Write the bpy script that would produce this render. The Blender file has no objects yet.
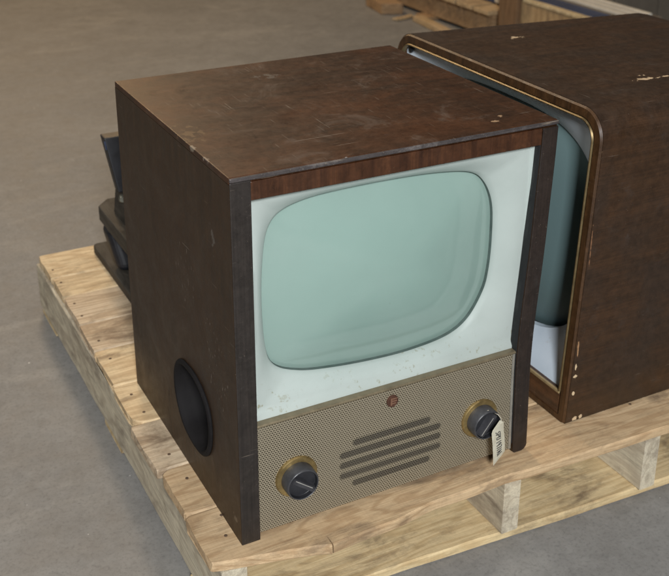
import bpy, bmesh, math, random
from mathutils import Vector, Matrix, noise as mnoise

SC = bpy.context.scene
COL = SC.collection

# ------------------------------------------------------------------ camera
F_PX, PW = 1068.21, 669.0
YAW, PIT, ROLL = 0.48021743, -0.37893496, 0.00241013
fw = Vector((math.sin(YAW)*math.cos(PIT), math.cos(YAW)*math.cos(PIT), math.sin(PIT)))
rt = fw.cross(Vector((0, 0, 1))).normalized()
up = rt.cross(fw)
rt2 = rt*math.cos(ROLL) + up*math.sin(ROLL)
up2 = up*math.cos(ROLL) - rt*math.sin(ROLL)
cam = bpy.data.cameras.new('camera')
camo = bpy.data.objects.new('camera', cam)
COL.objects.link(camo)
M = Matrix((rt2, up2, -fw)).transposed().to_4x4()
M.translation = Vector((-0.41643, -1.05048, 0.96057))
camo.matrix_world = M
cam.sensor_fit = 'HORIZONTAL'
cam.sensor_width = 36.0
cam.lens = F_PX/PW*36.0
cam.shift_x = 3.02/PW
cam.shift_y = -105.92/PW
cam.clip_end = 100
cam.clip_start = 0.02
cam.dof.use_dof = True
cam.dof.focus_distance = 1.38
cam.dof.aperture_fstop = 10.0
SC.camera = camo

# ------------------------------------------------------------------ world, lamps, exposure
w = bpy.data.worlds.new('World')
SC.world = w
w.use_nodes = True
bg = w.node_tree.nodes['Background']
bg.inputs['Color'].default_value = (1.0, 0.9, 0.78, 1)
bg.inputs['Strength'].default_value = 0.055

def area(name, loc, target, size, power, color, size_y=None):
    l = bpy.data.lights.new(name, 'AREA')
    l.energy = power
    l.color = color
    l.size = size
    if size_y:
        l.shape = 'RECTANGLE'
        l.size_y = size_y
    o = bpy.data.objects.new(name, l)
    COL.objects.link(o)
    o.location = loc
    o.rotation_euler = (Vector(target)-Vector(loc)).to_track_quat('-Z', 'Y').to_euler()
    return o

area('key_lamp', (-0.85, -2.6, 1.95), (0.25, 0.1, 0.15), 0.5, 138, (0.985, 1.0, 1.01))
area('ceiling_lamp', (0.9, 0.0, 3.3), (0.3, 0.2, 0), 0.9, 12, (1.0, 0.95, 0.88))
area('far_left_fill', (-2.0, 3.4, 3.0), (0.0, 0.4, 0), 0.8, 34, (1.0, 0.93, 0.82))  # unseen fill light, added to brighten the pallet strip and left floor
area('far_right_lamp', (0.75, 3.4, 3.4), (-0.2, 0.4, 0), 0.45, 42, (1.0, 0.8, 0.58))
area('warm_hall_lamp', (0.75, 6.0, 3.0), (0.3, 0.6, 0), 1.1, 58, (1.0, 0.64, 0.3))

SC.view_settings.view_transform = 'Standard'
SC.view_settings.look = 'None'
SC.view_settings.gamma = 1
SC.view_settings.exposure = 0.0

# ------------------------------------------------------------------ material helpers
class NT:
    def __init__(s, name):
        s.m = bpy.data.materials.new(name)
        s.m.use_nodes = True
        s.t = s.m.node_tree
        s.b = s.t.nodes['Principled BSDF']
        s.out = s.t.nodes['Material Output']
    def n(s, typ, **kw):
        nd = s.t.nodes.new(typ)
        for k, v in kw.items():
            setattr(nd, k, v)
        return nd
    def l(s, a, b):
        s.t.links.new(a, b)
    def setv(s, sock, v):
        if isinstance(v, bpy.types.NodeSocket):
            s.l(v, sock)
        else:
            sock.default_value = v
    def coord(s, rand=False):
        tc = s.n('ShaderNodeTexCoord').outputs['Object']
        if rand:
            oi = s.n('ShaderNodeObjectInfo')
            mul = s.n('ShaderNodeVectorMath', operation='SCALE')
            mul.inputs[0].default_value = (7.3, 11.1, 5.7)
            s.l(oi.outputs['Random'], mul.inputs['Scale'])
            ad = s.n('ShaderNodeVectorMath', operation='ADD')
            s.l(tc, ad.inputs[0]); s.l(mul.outputs[0], ad.inputs[1])
            return ad.outputs[0]
        return tc
    def mp(s, v, scale=(1, 1, 1), loc=(0, 0, 0), rot=(0, 0, 0)):
        nd = s.n('ShaderNodeMapping')
        s.l(v, nd.inputs['Vector'])
        nd.inputs['Scale'].default_value = scale
        nd.inputs['Location'].default_value = loc
        nd.inputs['Rotation'].default_value = rot
        return nd.outputs[0]
    def noise(s, v, scale, detail=5, rough=0.55, dist=0.0, color=False):
        nd = s.n('ShaderNodeTexNoise')
        s.l(v, nd.inputs['Vector'])
        nd.inputs['Scale'].default_value = scale
        nd.inputs['Detail'].default_value = detail
        nd.inputs['Roughness'].default_value = rough
        nd.inputs['Distortion'].default_value = dist
        return nd.outputs['Color' if color else 'Fac']
    def ramp(s, f, stops):
        nd = s.n('ShaderNodeValToRGB')
        cr = nd.color_ramp
        while len(cr.elements) < len(stops):
            cr.elements.new(0.5)
        for e, (p, c) in zip(cr.elements, stops):
            e.position = p
            e.color = (c, c, c, 1) if not isinstance(c, (tuple, list)) else (*c, 1)
        s.l(f, nd.inputs['Fac'])
        return nd.outputs['Color']
    def mix(s, f, a, b, mode='MIX'):
        nd = s.n('ShaderNodeMix', data_type='RGBA', blend_type=mode)
        s.setv(nd.inputs[0], f)
        for i, c in ((6, a), (7, b)):
            if isinstance(c, (tuple, list)):
                c = (*c, 1)
            s.setv(nd.inputs[i], c)
        return nd.outputs[2]
    def math(s, op, a, b=0.0, c=None, clamp=False):
        nd = s.n('ShaderNodeMath', operation=op, use_clamp=clamp)
        s.setv(nd.inputs[0], a); s.setv(nd.inputs[1], b)
        if c is not None:
            s.setv(nd.inputs[2], c)
        return nd.outputs[0]
    def bump(s, h, strength=0.2, dist=0.001):
        nd = s.n('ShaderNodeBump')
        nd.inputs['Strength'].default_value = strength
        nd.inputs['Distance'].default_value = dist
        s.l(h, nd.inputs['Height'])
        s.l(nd.outputs[0], s.b.inputs['Normal'])
    def spot(s, v, c, rad, nscale=60, thr=0.5, wob=0.6):
        """mask of an irregular fleck about c with radii rad"""
        d = s.n('ShaderNodeVectorMath', operation='SUBTRACT')
        s.l(v, d.inputs[0]); d.inputs[1].default_value = c
        q = s.n('ShaderNodeVectorMath', operation='DIVIDE')
        s.l(d.outputs[0], q.inputs[0]); q.inputs[1].default_value = rad
        ln = s.n('ShaderNodeVectorMath', operation='LENGTH')
        s.l(q.outputs[0], ln.inputs[0])
        nz = s.noise(v, nscale, 4, 0.6)
        val = s.math('ADD', ln.outputs['Value'], s.math('MULTIPLY', s.math('SUBTRACT', nz, 0.5), wob*4))
        return s.ramp(val, [(0.55, 1.0), (0.72, 0.0)])
    def base(s, c):
        s.setv(s.b.inputs['Base Color'], (*c, 1) if isinstance(c, (tuple, list)) else c)
    def rough(s, r):
        s.setv(s.b.inputs['Roughness'], r)

def simple(name, col, rough=0.5, metal=0.0, var=0.25, vscale=40, bump=0.1):
    k = NT(name)
    v = k.coord()
    nz = k.noise(v, vscale, 6, 0.65)
    c = k.mix(k.ramp(nz, [(0.3, 0.0), (0.7, 1.0)]), tuple(x*(1-var) for x in col), tuple(min(1, x*(1+var)) for x in col))
    k.base(c)
    k.b.inputs['Metallic'].default_value = metal
    k.rough(k.math('MULTIPLY_ADD', nz, 0.3, rough-0.15, clamp=True))
    if bump:
        k.bump(k.noise(v, vscale*6, 3), bump, 0.0006)
    return k.m

def varnish(name, dark, light, axis, patch=None, rough=0.34, worn=None, flecks=(), wornlvl=0.56, spec=0.5, scr=0.69, rubs=()):
    """old varnished veneer: streaky grain along axis, darker and redder patches, scuffs, pale chips"""
    k = NT(name)
    v = k.coord()
    ax = {'x': 0, 'y': 1, 'z': 2}[axis]
    def st(a, c):
        q = [c, c, c]; q[ax] = a
        return tuple(q)
    g1 = k.noise(k.mp(v, st(1.2, 34)), 1.6, 7, 0.62, 0.5)
    g2 = k.noise(k.mp(v, st(6, 300)), 1.5, 3, 0.6)
    col = k.mix(k.ramp(g1, [(0.3, 0.0), (0.72, 1.0)]), dark, light)
    col = k.mix(k.ramp(g2, [(0.35, 0.35), (0.6, 0.0)]), col, tuple(x*0.35 for x in dark))
    big = k.noise(k.mp(v, (1, 1, 1), (3.1, 1.7, 0.4)), 7.5, 6, 0.6, 0.4)
    if patch:
        col = k.mix(k.ramp(big, [(0.44, 0.0), (0.62, 0.85)]), col, patch)
    mid = k.noise(k.mp(v, (1, 1, 1), (9, 4, 2)), 13, 9, 0.72, 0.6)
    rg = k.math('MULTIPLY_ADD', mid, 0.45, rough-0.2, clamp=True)
    if worn:
        wm = k.ramp(mid, [(wornlvl, 0.0), (wornlvl+0.13, 0.8)])
        col = k.mix(wm, col, worn)
        rg = k.math('ADD', rg, k.math('MULTIPLY', wm, 0.15), clamp=True)
    # fine mottling of the old polish, then hairline scratches in several directions
    fine = k.noise(k.mp(v, (1, 1, 1), (1, 6, 2)), 70, 8, 0.78, 0.3)
    col = k.mix(1.0, col, k.ramp(fine, [(0.3, 0.62), (0.5, 1.0), (0.7, 1.35)]), 'MULTIPLY')
    fw_ = k.ramp(k.noise(k.mp(v, (1, 1, 1), (3, 8, 1)), 26, 9, 0.8, 0.8), [(0.57, 0.0), (0.7, 0.5)])
    col = k.mix(fw_, col, worn or tuple(x*1.8 for x in light))
    rg = k.math('ADD', rg, k.math('MULTIPLY', k.math('SUBTRACT', fine, 0.5), 0.35), clamp=True)
    for q, (ra, rb, rc) in enumerate(((0.2, 0.5, 0.5), (1.1, -0.4, -0.9), (-0.3, 0.15, 1.35), (0.6, 0.9, 0.15), (-1.0, 0.2, 2.2))):
        s1 = k.noise(k.mp(v, (14, 420, 420) if q % 2 else (420, 16, 420), (q*7, 2, 5), (ra, rb, rc)), 1.0, 2, 0.5)
        s2 = k.noise(k.mp(v, (1, 1, 1), (q*5, q, 1)), 17, 4, 0.6)
        mk = k.math('MULTIPLY', k.ramp(s1, [(scr, 0.0), (scr+0.05, 0.75)]), k.ramp(s2, [(0.48, 0.0), (0.6, 1.0)]))
        col = k.mix(mk, col, (0.2, 0.16, 0.125))
    for q, (c, rad) in enumerate(rubs):
        tiny = k.noise(k.mp(v, (60, 330, 70), (q, 3, 1), (0.35, 0, 0)), 1.0, 2, 0.5)
        mk = k.math('MULTIPLY', k.ramp(tiny, [(0.66, 0.0), (0.7, 0.85)]), k.spot(v, c, rad, 20, wob=.5))
        col = k.mix(mk, col, (0.2, 0.165, 0.135))
    for c, rad, fc, wob in flecks:
        col = k.mix(k.spot(v, c, rad, 90, wob=wob), col, fc)
    k.base(col)
    k.rough(rg)
    k.b.inputs['Specular IOR Level'].default_value = spec
    k.bump(k.math('ADD', g2, k.math('MULTIPLY', mid, 0.8)), 0.12, 0.0005)
    return k.m

def pine(name, pale, mid_, dark, axis, seed=0.0, stain=(0.16, 0.11, 0.07), grey=0.0, nails=()):
    """rough sawn pallet timber: growth-ring streaks, knots, stains, saw marks"""
    k = NT(name)
    v0 = k.coord()
    v = k.mp(k.coord(True), (1, 1, 1), (seed, seed*1.7, seed*0.3))
    ax = {'x': 0, 'y': 1, 'z': 2}[axis]
    def st(a, c):
        q = [c, c, c]; q[ax] = a
        return tuple(q)
    # knots
    vor = k.n('ShaderNodeTexVoronoi', feature='F1')
    k.l(k.mp(v, st(3.2, 8.5)), vor.inputs['Vector'])
    vor.inputs['Scale'].default_value = 1.0
    kd = vor.outputs['Distance']
    warp = k.noise(k.mp(v, st(1.5, 9)), 1.0, 4, 0.5, 0.3)
    pull = k.ramp(kd, [(0.0, 1.0), (0.3, 0.0)])
    ringv = k.math('ADD', k.math('MULTIPLY', warp, 16.0), k.math('MULTIPLY', pull, 2.5))
    ring = k.math('MULTIPLY_ADD', k.math('SINE', k.math('MULTIPLY', ringv, 6.283)), 0.5, 0.5)
    fib = k.noise(k.mp(v, st(7, 420)), 1.0, 6, 0.75)
    c = k.mix(k.ramp(warp, [(0.3, 0.0), (0.7, 1.0)]), pale, mid_)
    c = k.mix(k.math('MULTIPLY', k.ramp(ring, [(0.5, 0.0), (1.0, 1.0)]), 0.5), c, dark)
    c = k.mix(k.ramp(fib, [(0.38, 0.5), (0.62, 0.0)]), c, dark)
    c = k.mix(k.ramp(kd, [(0.035, 0.85), (0.085, 0.0)]), c, (0.13, 0.065, 0.03))
    sn = k.noise(k.mp(v, st(0.7, 1.3), (4, 2, 1)), 9, 8, 0.7, 0.5)
    c = k.mix(k.ramp(sn, [(0.51, 0.0), (0.67, 0.8)]), c, stain)
    if grey:
        gn = k.noise(k.mp(v, st(0.25, 2.5), (1, 5, 1)), 6, 7, 0.65)
        c = k.mix(k.math('MULTIPLY', k.ramp(gn, [(0.3, 0.4), (0.7, 1.0)]), grey), c, (0.5, 0.475, 0.41))
    saw = k.noise(k.mp(v, st(230, 6)), 1.0, 3, 0.6)
    c = k.mix(1.0, c, k.ramp(saw, [(0.3, 0.955), (0.5, 1.0), (0.7, 1.03)]), 'MULTIPLY')
    dirt = k.noise(k.mp(v, st(0.25, 1.0), (6, 2, 8)), 60, 8, 0.8)
    c = k.mix(1.0, c, k.ramp(dirt, [(0.3, 0.7), (0.5, 1.0), (0.7, 1.12)]), 'MULTIPLY')
    k.base(c)
    k.rough(k.math('MULTIPLY_ADD', fib, 0.2, 0.6))
    k.b.inputs['Specular IOR Level'].default_value = 0.3
    k.bump(k.math('ADD', k.math('MULTIPLY', fib, 1.0), k.math('MULTIPLY', saw, 0.45)), 0.5, 0.0009)
    return k.m

# ------------------------------------------------------------------ mesh helpers
def obj(name, bm, mat, parent=None, bevel=0.0, smooth=False, origin=None, segs=2):
    """link a bmesh given in world coordinates as ONE object; origin comes from its thing's base"""
    root = parent
    while root is not None and root.parent is not None:
        root = root.parent
    org = Vector(origin) if origin is not None else (root.location.copy() if root is not None else Vector((0, 0, 0)))
    for q in bm.verts:
        q.co -= org
    bmesh.ops.recalc_face_normals(bm, faces=bm.faces[:])
    me = bpy.data.meshes.new(name)
    bm.to_mesh(me); bm.free()
    if smooth:
        for p in me.polygons:
            p.use_smooth = True
        me.set_sharp_from_angle(angle=math.radians(38))
    for m_ in (mat if isinstance(mat, (list, tuple)) else [mat]):
        me.materials.append(m_)
    o = bpy.data.objects.new(name, me)
    COL.objects.link(o)
    if parent is not None:
        o.parent = parent
    elif origin is not None:
        o.location = org
    if bevel:
        b = o.modifiers.new('bevel', 'BEVEL')
        b.width = bevel; b.segments = segs; b.limit_method = 'ANGLE'; b.angle_limit = math.radians(35)
    return o

def thing(name, label, cat, loc, group=None):
    o = bpy.data.objects.new(name, None)
    o.empty_display_size = 0.05
    COL.objects.link(o)
    o.location = loc
    o['label'] = label; o['category'] = cat
    if group:
        o['group'] = group
    return o

def tag(o, label, cat, group=None):
    o['label'] = label; o['category'] = cat
    if group:
        o['group'] = group

def add_box(bm, x0, x1, y0, y1, z0, z1, mat=None):
    vs = [bm.verts.new(p) for p in ((x0, y0, z0), (x1, y0, z0), (x1, y1, z0), (x0, y1, z0), (x0, y0, z1), (x1, y0, z1), (x1, y1, z1), (x0, y1, z1))]
    for f in ((0, 3, 2, 1), (4, 5, 6, 7), (0, 1, 5, 4), (1, 2, 6, 5), (2, 3, 7, 6), (3, 0, 4, 7)):
        fc = bm.faces.new([vs[i] for i in f])
        if mat is not None:
            fc.material_index = mat
    return bm

def box(*a):
    return add_box(bmesh.new(), *a)

def loops(bm, rings, closed_ring=True, cap0=False, cap1=False):
    """skin a list of equally long point rings"""
    vr = [[bm.verts.new(p) for p in r] for r in rings]
    n = len(rings[0])
    for a, b in zip(vr, vr[1:]):
        for i in range(n if closed_ring else n-1):
            j = (i+1) % n
            try:
                bm.faces.new((a[i], a[j], b[j], b[i]))
            except ValueError:
                pass
    if cap0:
        bm.faces.new(vr[0])
    if cap1:
        bm.faces.new(vr[-1])
    return vr

def extrude_poly(bm, pts, off):
    """prism from a planar polygon (list of 3D points) moved by off"""
    off = Vector(off)
    loops(bm, [[Vector(p) for p in pts], [Vector(p)+off for p in pts]], cap0=True, cap1=True)
    return bm

def lathe(bm, profile, c, axis, n=48):
    """profile: (radius, height along axis); axis unit vector"""
    axis = Vector(axis).normalized()
    a = axis.orthogonal().normalized(); b = axis.cross(a)
    rings = []
    for r, h in profile:
        rings.append([Vector(c)+axis*h+(a*math.cos(t)+b*math.sin(t))*max(r, 1e-5) for t in [2*math.pi*i/n for i in range(n)]])
    loops(bm, rings, cap0=True, cap1=True)
    return bm

def tube(bm, pts, r, n=8):
    pts = [Vector(p) for p in pts]
    rings = []
    for i, p in enumerate(pts):
        d = (pts[min(i+1, len(pts)-1)]-pts[max(i-1, 0)]).normalized()
        a = d.orthogonal().normalized() if abs(d.z) > 0.9 else d.cross(Vector((0, 0, 1))).normalized()
        b = d.cross(a)
        rings.append([p+(a*math.cos(t)+b*math.sin(t))*r for t in [2*math.pi*k/n for k in range(n)]])
    loops(bm, rings, cap0=True, cap1=True)
    return bm

def lerp_table(tab, t):
    if t <= tab[0][0]:
        return tab[0][1]
    for (a, va), (b, vb) in zip(tab, tab[1:]):
        if t <= b:
            f = (t-a)/(b-a)
            return va+(vb-va)*f
    return tab[-1][1]

def smooth_table(tab, t, wdt):
    return sum(lerp_table(tab, t+wdt*k/4) for k in range(-4, 5))/9

def catmull(pts, m):
    out = []
    n = len(pts)
    for i in range(n):
        p0, p1, p2, p3 = [Vector(pts[(i+k-1) % n]) for k in range(4)]
        for j in range(m):
            t = j/m
            out.append(0.5*((2*p1)+(p2-p0)*t+(2*p0-5*p1+4*p2-p3)*t*t+(3*p1-p0-3*p2+p3)*t**3))
    return out

def rect_ray(c, p, r):
    """where the ray from c through p leaves rectangle r = (x0,x1,z0,z1)"""
    d = Vector(p)-Vector(c)
    ts = []
    if d[0] > 1e-9: ts.append((r[1]-c[0])/d[0])
    if d[0] < -1e-9: ts.append((r[0]-c[0])/d[0])
    if d[1] > 1e-9: ts.append((r[3]-c[1])/d[1])
    if d[1] < -1e-9: ts.append((r[2]-c[1])/d[1])
    t = min(ts)
    return Vector((c[0]+d[0]*t, c[1]+d[1]*t))

def rect_loop(c, outline, r):
    pts = [rect_ray(c, p, r) for p in outline]
    for corner in ((r[0], r[2]), (r[1], r[2]), (r[0], r[3]), (r[1], r[3])):
        i = min(range(len(pts)), key=lambda q: (pts[q]-Vector(corner)).length)
        pts[i] = Vector(corner)
    return pts

def superellipse(cx, cz, rx, rz, p, n):
    o = []
    for i in range(n):
        t = 2*math.pi*i/n
        c, s = math.cos(t), math.sin(t)
        o.append(Vector((cx+rx*math.copysign(abs(c)**(2/p), c), cz+rz*math.copysign(abs(s)**(2/p), s))))
    return o

# ------------------------------------------------------------------ floor
FZ = -0.13
k = NT('concrete')
v = k.coord()
n1 = k.noise(v, 1.3, 8, 0.62, 0.4)
n2 = k.noise(k.mp(v, (1, 1, 1), (5, 1, 0)), 11, 9, 0.7, 0.3)
n3 = k.noise(v, 170, 4, 0.7)
n4 = k.noise(k.mp(v, (1, 2.6, 1), (2, 2, 0), (0, 0, 0.5)), 2.7, 6, 0.6, 1.0)
c = k.mix(k.ramp(n1, [(0.3, 0.0), (0.7, 1.0)]), (0.21, 0.205, 0.195), (0.275, 0.267, 0.252))
c = k.mix(k.ramp(n2, [(0.4, 0.35), (0.58, 0.0)]), c, (0.17, 0.162, 0.15))
c = k.mix(k.ramp(n4, [(0.55, 0.0), (0.75, 0.5)]), c, (0.36, 0.342, 0.31))
n5 = k.noise(k.mp(v, (1, 1, 1), (1, 9, 4)), 38, 8, 0.75, 0.5)
c = k.mix(1.0, c, k.ramp(n5, [(0.3, 0.86), (0.5, 1.0), (0.7, 1.12)]), 'MULTIPLY')
c = k.mix(k.ramp(n3, [(0.3, 0.5), (0.5, 0.0)]), c, (0.12, 0.115, 0.11))
c = k.mix(k.ramp(k.noise(k.mp(v, (1, 1, 1), (2, 7, 3)), 6, 9, 0.8, 1.0), [(0.62, 0.0), (0.74, 0.25)]), c, (0.15, 0.14, 0.125))
c = k.mix(k.ramp(k.noise(k.mp(v, (1, 1, 1), (8, 8, 8)), 60, 2), [(0.76, 0.0), (0.79, 0.8)]), c, (0.62, 0.6, 0.56))
k.base(c)
k.rough(k.math('MULTIPLY_ADD', n2, 0.4, 0.42))
k.b.inputs['Specular IOR Level'].default_value = 0.3
k.bump(k.math('ADD', n3, k.math('MULTIPLY', n2, 1.5)), 0.25, 0.001)
bm = bmesh.new()
S = 30
vs = [bm.verts.new(p) for p in ((-S, -S, FZ), (S, -S, FZ), (S, S, FZ), (-S, S, FZ))]
bm.faces.new(vs)
fl = obj('floor', bm, k.m)
fl['kind'] = 'structure'

# ------------------------------------------------------------------ pallet
pal = thing('wooden_pallet', 'pale rough timber pallet carrying both old televisions', 'pallet', (0.56, 0.48, FZ))
PINE = (0.81, 0.66, 0.43); PMID = (0.74, 0.56, 0.33); PDRK = (0.45, 0.3, 0.16)
m_deck = [pine('pallet_deck_pine', PINE, PMID, PDRK, 'x', 0.0),
          pine('pallet_deck_oak', (0.65, 0.49, 0.31), (0.57, 0.41, 0.24), (0.33, 0.2, 0.1), 'x', 3.0),
          pine('pallet_deck_grubby', (0.74, 0.61, 0.44), (0.63, 0.49, 0.33), (0.3, 0.2, 0.12), 'x', 6.0)]
m_bottom = pine('pallet_bottom_pine', (0.76, 0.62, 0.38), (0.68, 0.53, 0.3), (0.45, 0.31, 0.15), 'x', 9.0)
m_string = pine('pallet_stringer_pine', (0.76, 0.69, 0.52), (0.7, 0.61, 0.44), (0.34, 0.26, 0.17), 'y', 4.0, grey=0.32)
m_nail = simple('rusty_nail', (0.13, 0.085, 0.055), 0.7, 0.3)

def plank(x0, x1, y0, y1, z0, z1, seed, front=None, amp=0.0009, steps=90, extra=(), endamp=0.004, corner=None):
    """one board along x with a wandering outline; front overrides the y of the near edge"""
    xs = sorted(set([x0+(x1-x0)*i/steps for i in range(steps+1)]+list(extra)+[x0+.003*q for q in range(12)]))
    bm = bmesh.new()
    rings = []
    for x in xs:
        def nz(kk, s=9.0):
            return mnoise.noise(Vector((x*s, seed*3.7+kk*11.3, kk*5.1)))
        ya = (front(x) if front else y0)+amp*nz(1)+amp*0.5*nz(2, 60)
        yb = y1+amp*nz(3)+amp*0.4*nz(4, 50)
        dz = 0.0008*nz(5, 6)
        b = 0.0022
        w_ = 0.0012*abs(nz(6, 30))
        rings.append([(x, ya+b, z0), (x, ya, z0+b), (x, ya+w_, z1-b-w_+dz), (x, ya+b+w_*1.5, z1+dz), (x, ya*.75+yb*.25, z1+dz*.9), (x, (ya+yb)/2, z1+dz*0.5), (x, ya*.25+yb*.75, z1+dz*.7),
                      (x, yb-b, z1+dz), (x, yb, z1-b+dz), (x, yb, z0+b), (x, yb-b, z0)])
    # worn corners and ragged, splintered ends
    ends = [(rings[0], 1), (rings[-1], -1)]
    if corner:
        for idx, x in enumerate(xs):
            u = (x-x0)/corner[0]
            if u < 1:
                f = 1-math.sqrt(max(0, 1-(1-u)**2))
                for i, p in enumerate(rings[idx]):
                    yy = p[1]
                    mid_ = (y0+y1)/2
                    if yy < mid_: yy += corner[1]*f*(mid_-p[1])/(mid_-y0)
                    if yy > mid_: yy -= corner[2]*f*(p[1]-mid_)/(y1-mid_)
                    rings[idx][i] = (p[0], yy, p[2])
    for r, sgn in ((rings[0], 1), (rings[-1], -1)):
        for i, p in enumerate(r):
            e = endamp*abs(mnoise.noise(Vector((seed*9.1, p[1]*90, i*0.8))))+endamp*.6*abs(mnoise.noise(Vector((seed*3.1, p[1]*240, i*1.7))))
            r[i] = (p[0]+sgn*e, p[1], p[2])
    loops(bm, rings, cap0=True, cap1=True)
    return bm

FR = [(-.055, -.012), (-.018, -.022), (.04, -.034), (.09, -.047), (.1055, -.0545), (.1068, -.036), (.1078, -.0535), (.15, -.0508), (.211, -.0495), (.2675, -.041), (.328, -.042), (.40, -.0395),
      (.43, -.043), (.56, -.049), (.61, -.051), (.695, -.0535), (.9, -.05), (1.17, -.047)]
ybs = [None, .0905, .2, .3265, .449, .571, .674, .795, .8835, 1.0]
x0s = [-.050, -.046, -.0505, -.0425, -.0395, -.037, -.0345, -.034, -.0345]
mats = [1, 1, 2, 0, 0, 2, 2, 0, 0]
nails_at = {}
for i in range(9):
    ya = ybs[i] if i else -.045
    ya += 0.0006
    yb = ybs[i+1]-0.0007-(.0015 if i in (3, 7) else 0)
    front = (lambda x: lerp_table(FR, x)) if i == 0 else None
    extra = (.1055, .1062, .1068, .1073, .1078) if i == 0 else ()
    if i == 0:
        yb = .0905-.002
    b = obj('deck_board', plank(x0s[i], 1.165, ya, yb, -.016, 0.0, i+1, front, extra=extra, endamp=0.007, corner=[(.012, .004, .012), (.02, .006, .018), (.008, .012, .004), (.03, .03, .006), (.01, .004, .014), (.008, .002, .003), (.014, .003, .01), (.008, .006, .004), (.01, .004, .01)][i]), m_deck[mats[i]], pal)
    for sx in (-.018, .416, .677):
        for fy in (0.27, 0.74):
            if (i*7+int(fy*10)) % 3 == 0:
                continue
            rr = random.Random(i*31+int(sx*100)+int(fy*10))
            px = sx+rr.uniform(-.008, .008)
            if i == 0 and sx < 0:
                px += 0.012
            py = (0.0 if i == 0 else ya)+((.088 if i == 0 else yb)-(0.0 if i == 0 else ya))*(fy+rr.uniform(-.06, .06))
            obj('nail_head', lathe(bmesh.new(), [(0.0024, -.001), (0.0024, 0.0006), (0.0019, 0.0009)], (px, py, 0), (0, 0, 1), 12), m_nail, b)
for (xa, xb) in ((-.0375, -.001), (.401, .4305), (.655, .686), (1.12, 1.155)):
    bm = bmesh.new()
    rings = []
    N = 60
    yA, yB = (-.018 if xa < 0 else (-.03 if xa < .5 else -.046)), .998
    for i in range(N+1):
        y = yA+(yB-yA)*i/N
        def nz(kk, s=8):
            return mnoise.noise(Vector((y*s, xa*40+kk*7.7, kk)))
        dx0, dx1 = 0.0015*nz(1)+0.0006*nz(2, 50), 0.0015*nz(3)
        q = 0.0015
        rings.append([(xa+dx0+q, y, -.1138), (xa+dx0, y, -.1138+q), (xa+dx0, y, -.0165-q), (xa+dx0+q, y, -.0165), (xb+dx1-q, y, -.0165), (xb+dx1, y, -.0165-q), (xb+dx1, y, -.1138+q), (xb+dx1-q, y, -.1138)])
    loops(bm, rings, cap0=True, cap1=True)
    obj('stringer', bm, m_string, pal)
BF = [(-.05, -.004), (.234, -.0165), (.521, -.0335), (.7245, -.042), (1.17, -.06)]
obj('bottom_board', plank(-.04, 1.16, 0, .105, FZ+.001, -.1142, 21, lambda x: lerp_table(BF, x)), m_bottom, pal)
obj('bottom_board', plank(-.036, 1.16, .44, .54, FZ+.001, -.1142, 22), m_bottom, pal)
obj('bottom_board', plank(-.036, 1.16, .88, .995, FZ+.001, -.1142, 23), m_bottom, pal)

# ------------------------------------------------------------------ television with pale screen (front faces -y)
W, D, H = .4696, .4414, .5162
OX = Vector((.235, .22, 0))
tv = thing('television_set', 'boxy dark wooden television with pale green screen and mesh speaker panel, nearer of the two', 'television', OX)
def loc(x, y, z):
    return (x-OX.x, y-OX.y, z-OX.z)
CH = (0.5, 0.38, 0.24)
m_top = varnish('varnished_top', (0.027, 0.0135, 0.0075), (0.056, 0.0235, 0.0105), 'x', patch=(0.068, 0.026, 0.0105), rough=0.42, worn=(0.085, 0.058, 0.044), wornlvl=0.56, spec=0.27,
                flecks=[(loc(.017, .17, H), (.016, .024, .01), (0.095, 0.055, 0.026), 1.8), (loc(.407, .05, H), (.006, .004, .01), (0.33, 0.22, 0.13), 1.5),
                        (loc(.39, .033, H), (.005, .0035, .01), (0.33, 0.22, 0.13), 1.4), (loc(.0, .07, H), (.006, .012, .006), (0.17, 0.13, 0.1), 1.4), (loc(.0, .12, H), (.005, .008, .006), (0.2, 0.16, 0.12), 1.4), (loc(.15, .0, H), (.006, .004, .006), (0.2, 0.17, 0.15), 1.4), (loc(.21, .36, H), (.022, .009, .01), (0.095, 0.075, 0.06), 2.0)], scr=0.7)
m_side = varnish('varnished_side', (0.025, 0.0135, 0.0055), (0.05, 0.0255, 0.0105), 'z', patch=(0.036, 0.0175, 0.007), rough=0.46, worn=(0.05, 0.031, 0.018), wornlvl=0.62, spec=0.4,
                 flecks=[(loc(0, .06, .42), (.02, .006, .018), (0.085, 0.07, 0.058), 1.4), (loc(0, .02, .03), (.02, .006, .005), (0.11, 0.08, 0.055), 1.4)], scr=0.73,
                 rubs=[(loc(0, .07, .24), (.05, .075, .085)), (loc(0, .16, .33), (.05, .05, .06))])
m_rail = varnish('varnished_rail', (0.035, 0.013, 0.006), (0.08, 0.031, 0.0125), 'z', rough=0.33, scr=0.76)
m_edge = varnish('dark_edge_band', (0.017, 0.0135, 0.012), (0.032, 0.025, 0.021), 'z', rough=0.45, worn=(0.05, 0.045, 0.042), wornlvl=0.62, scr=0.72)
m_edge_top = varnish('worn_top_edge', (0.04, 0.034, 0.034), (0.075, 0.065, 0.065), 'x', rough=0.4, worn=(0.2, 0.18, 0.17), wornlvl=0.55, scr=0.66)
m_black = simple('black_bakelite', (0.013, 0.013, 0.015), 0.35, 0, 0.3, 60)

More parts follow.
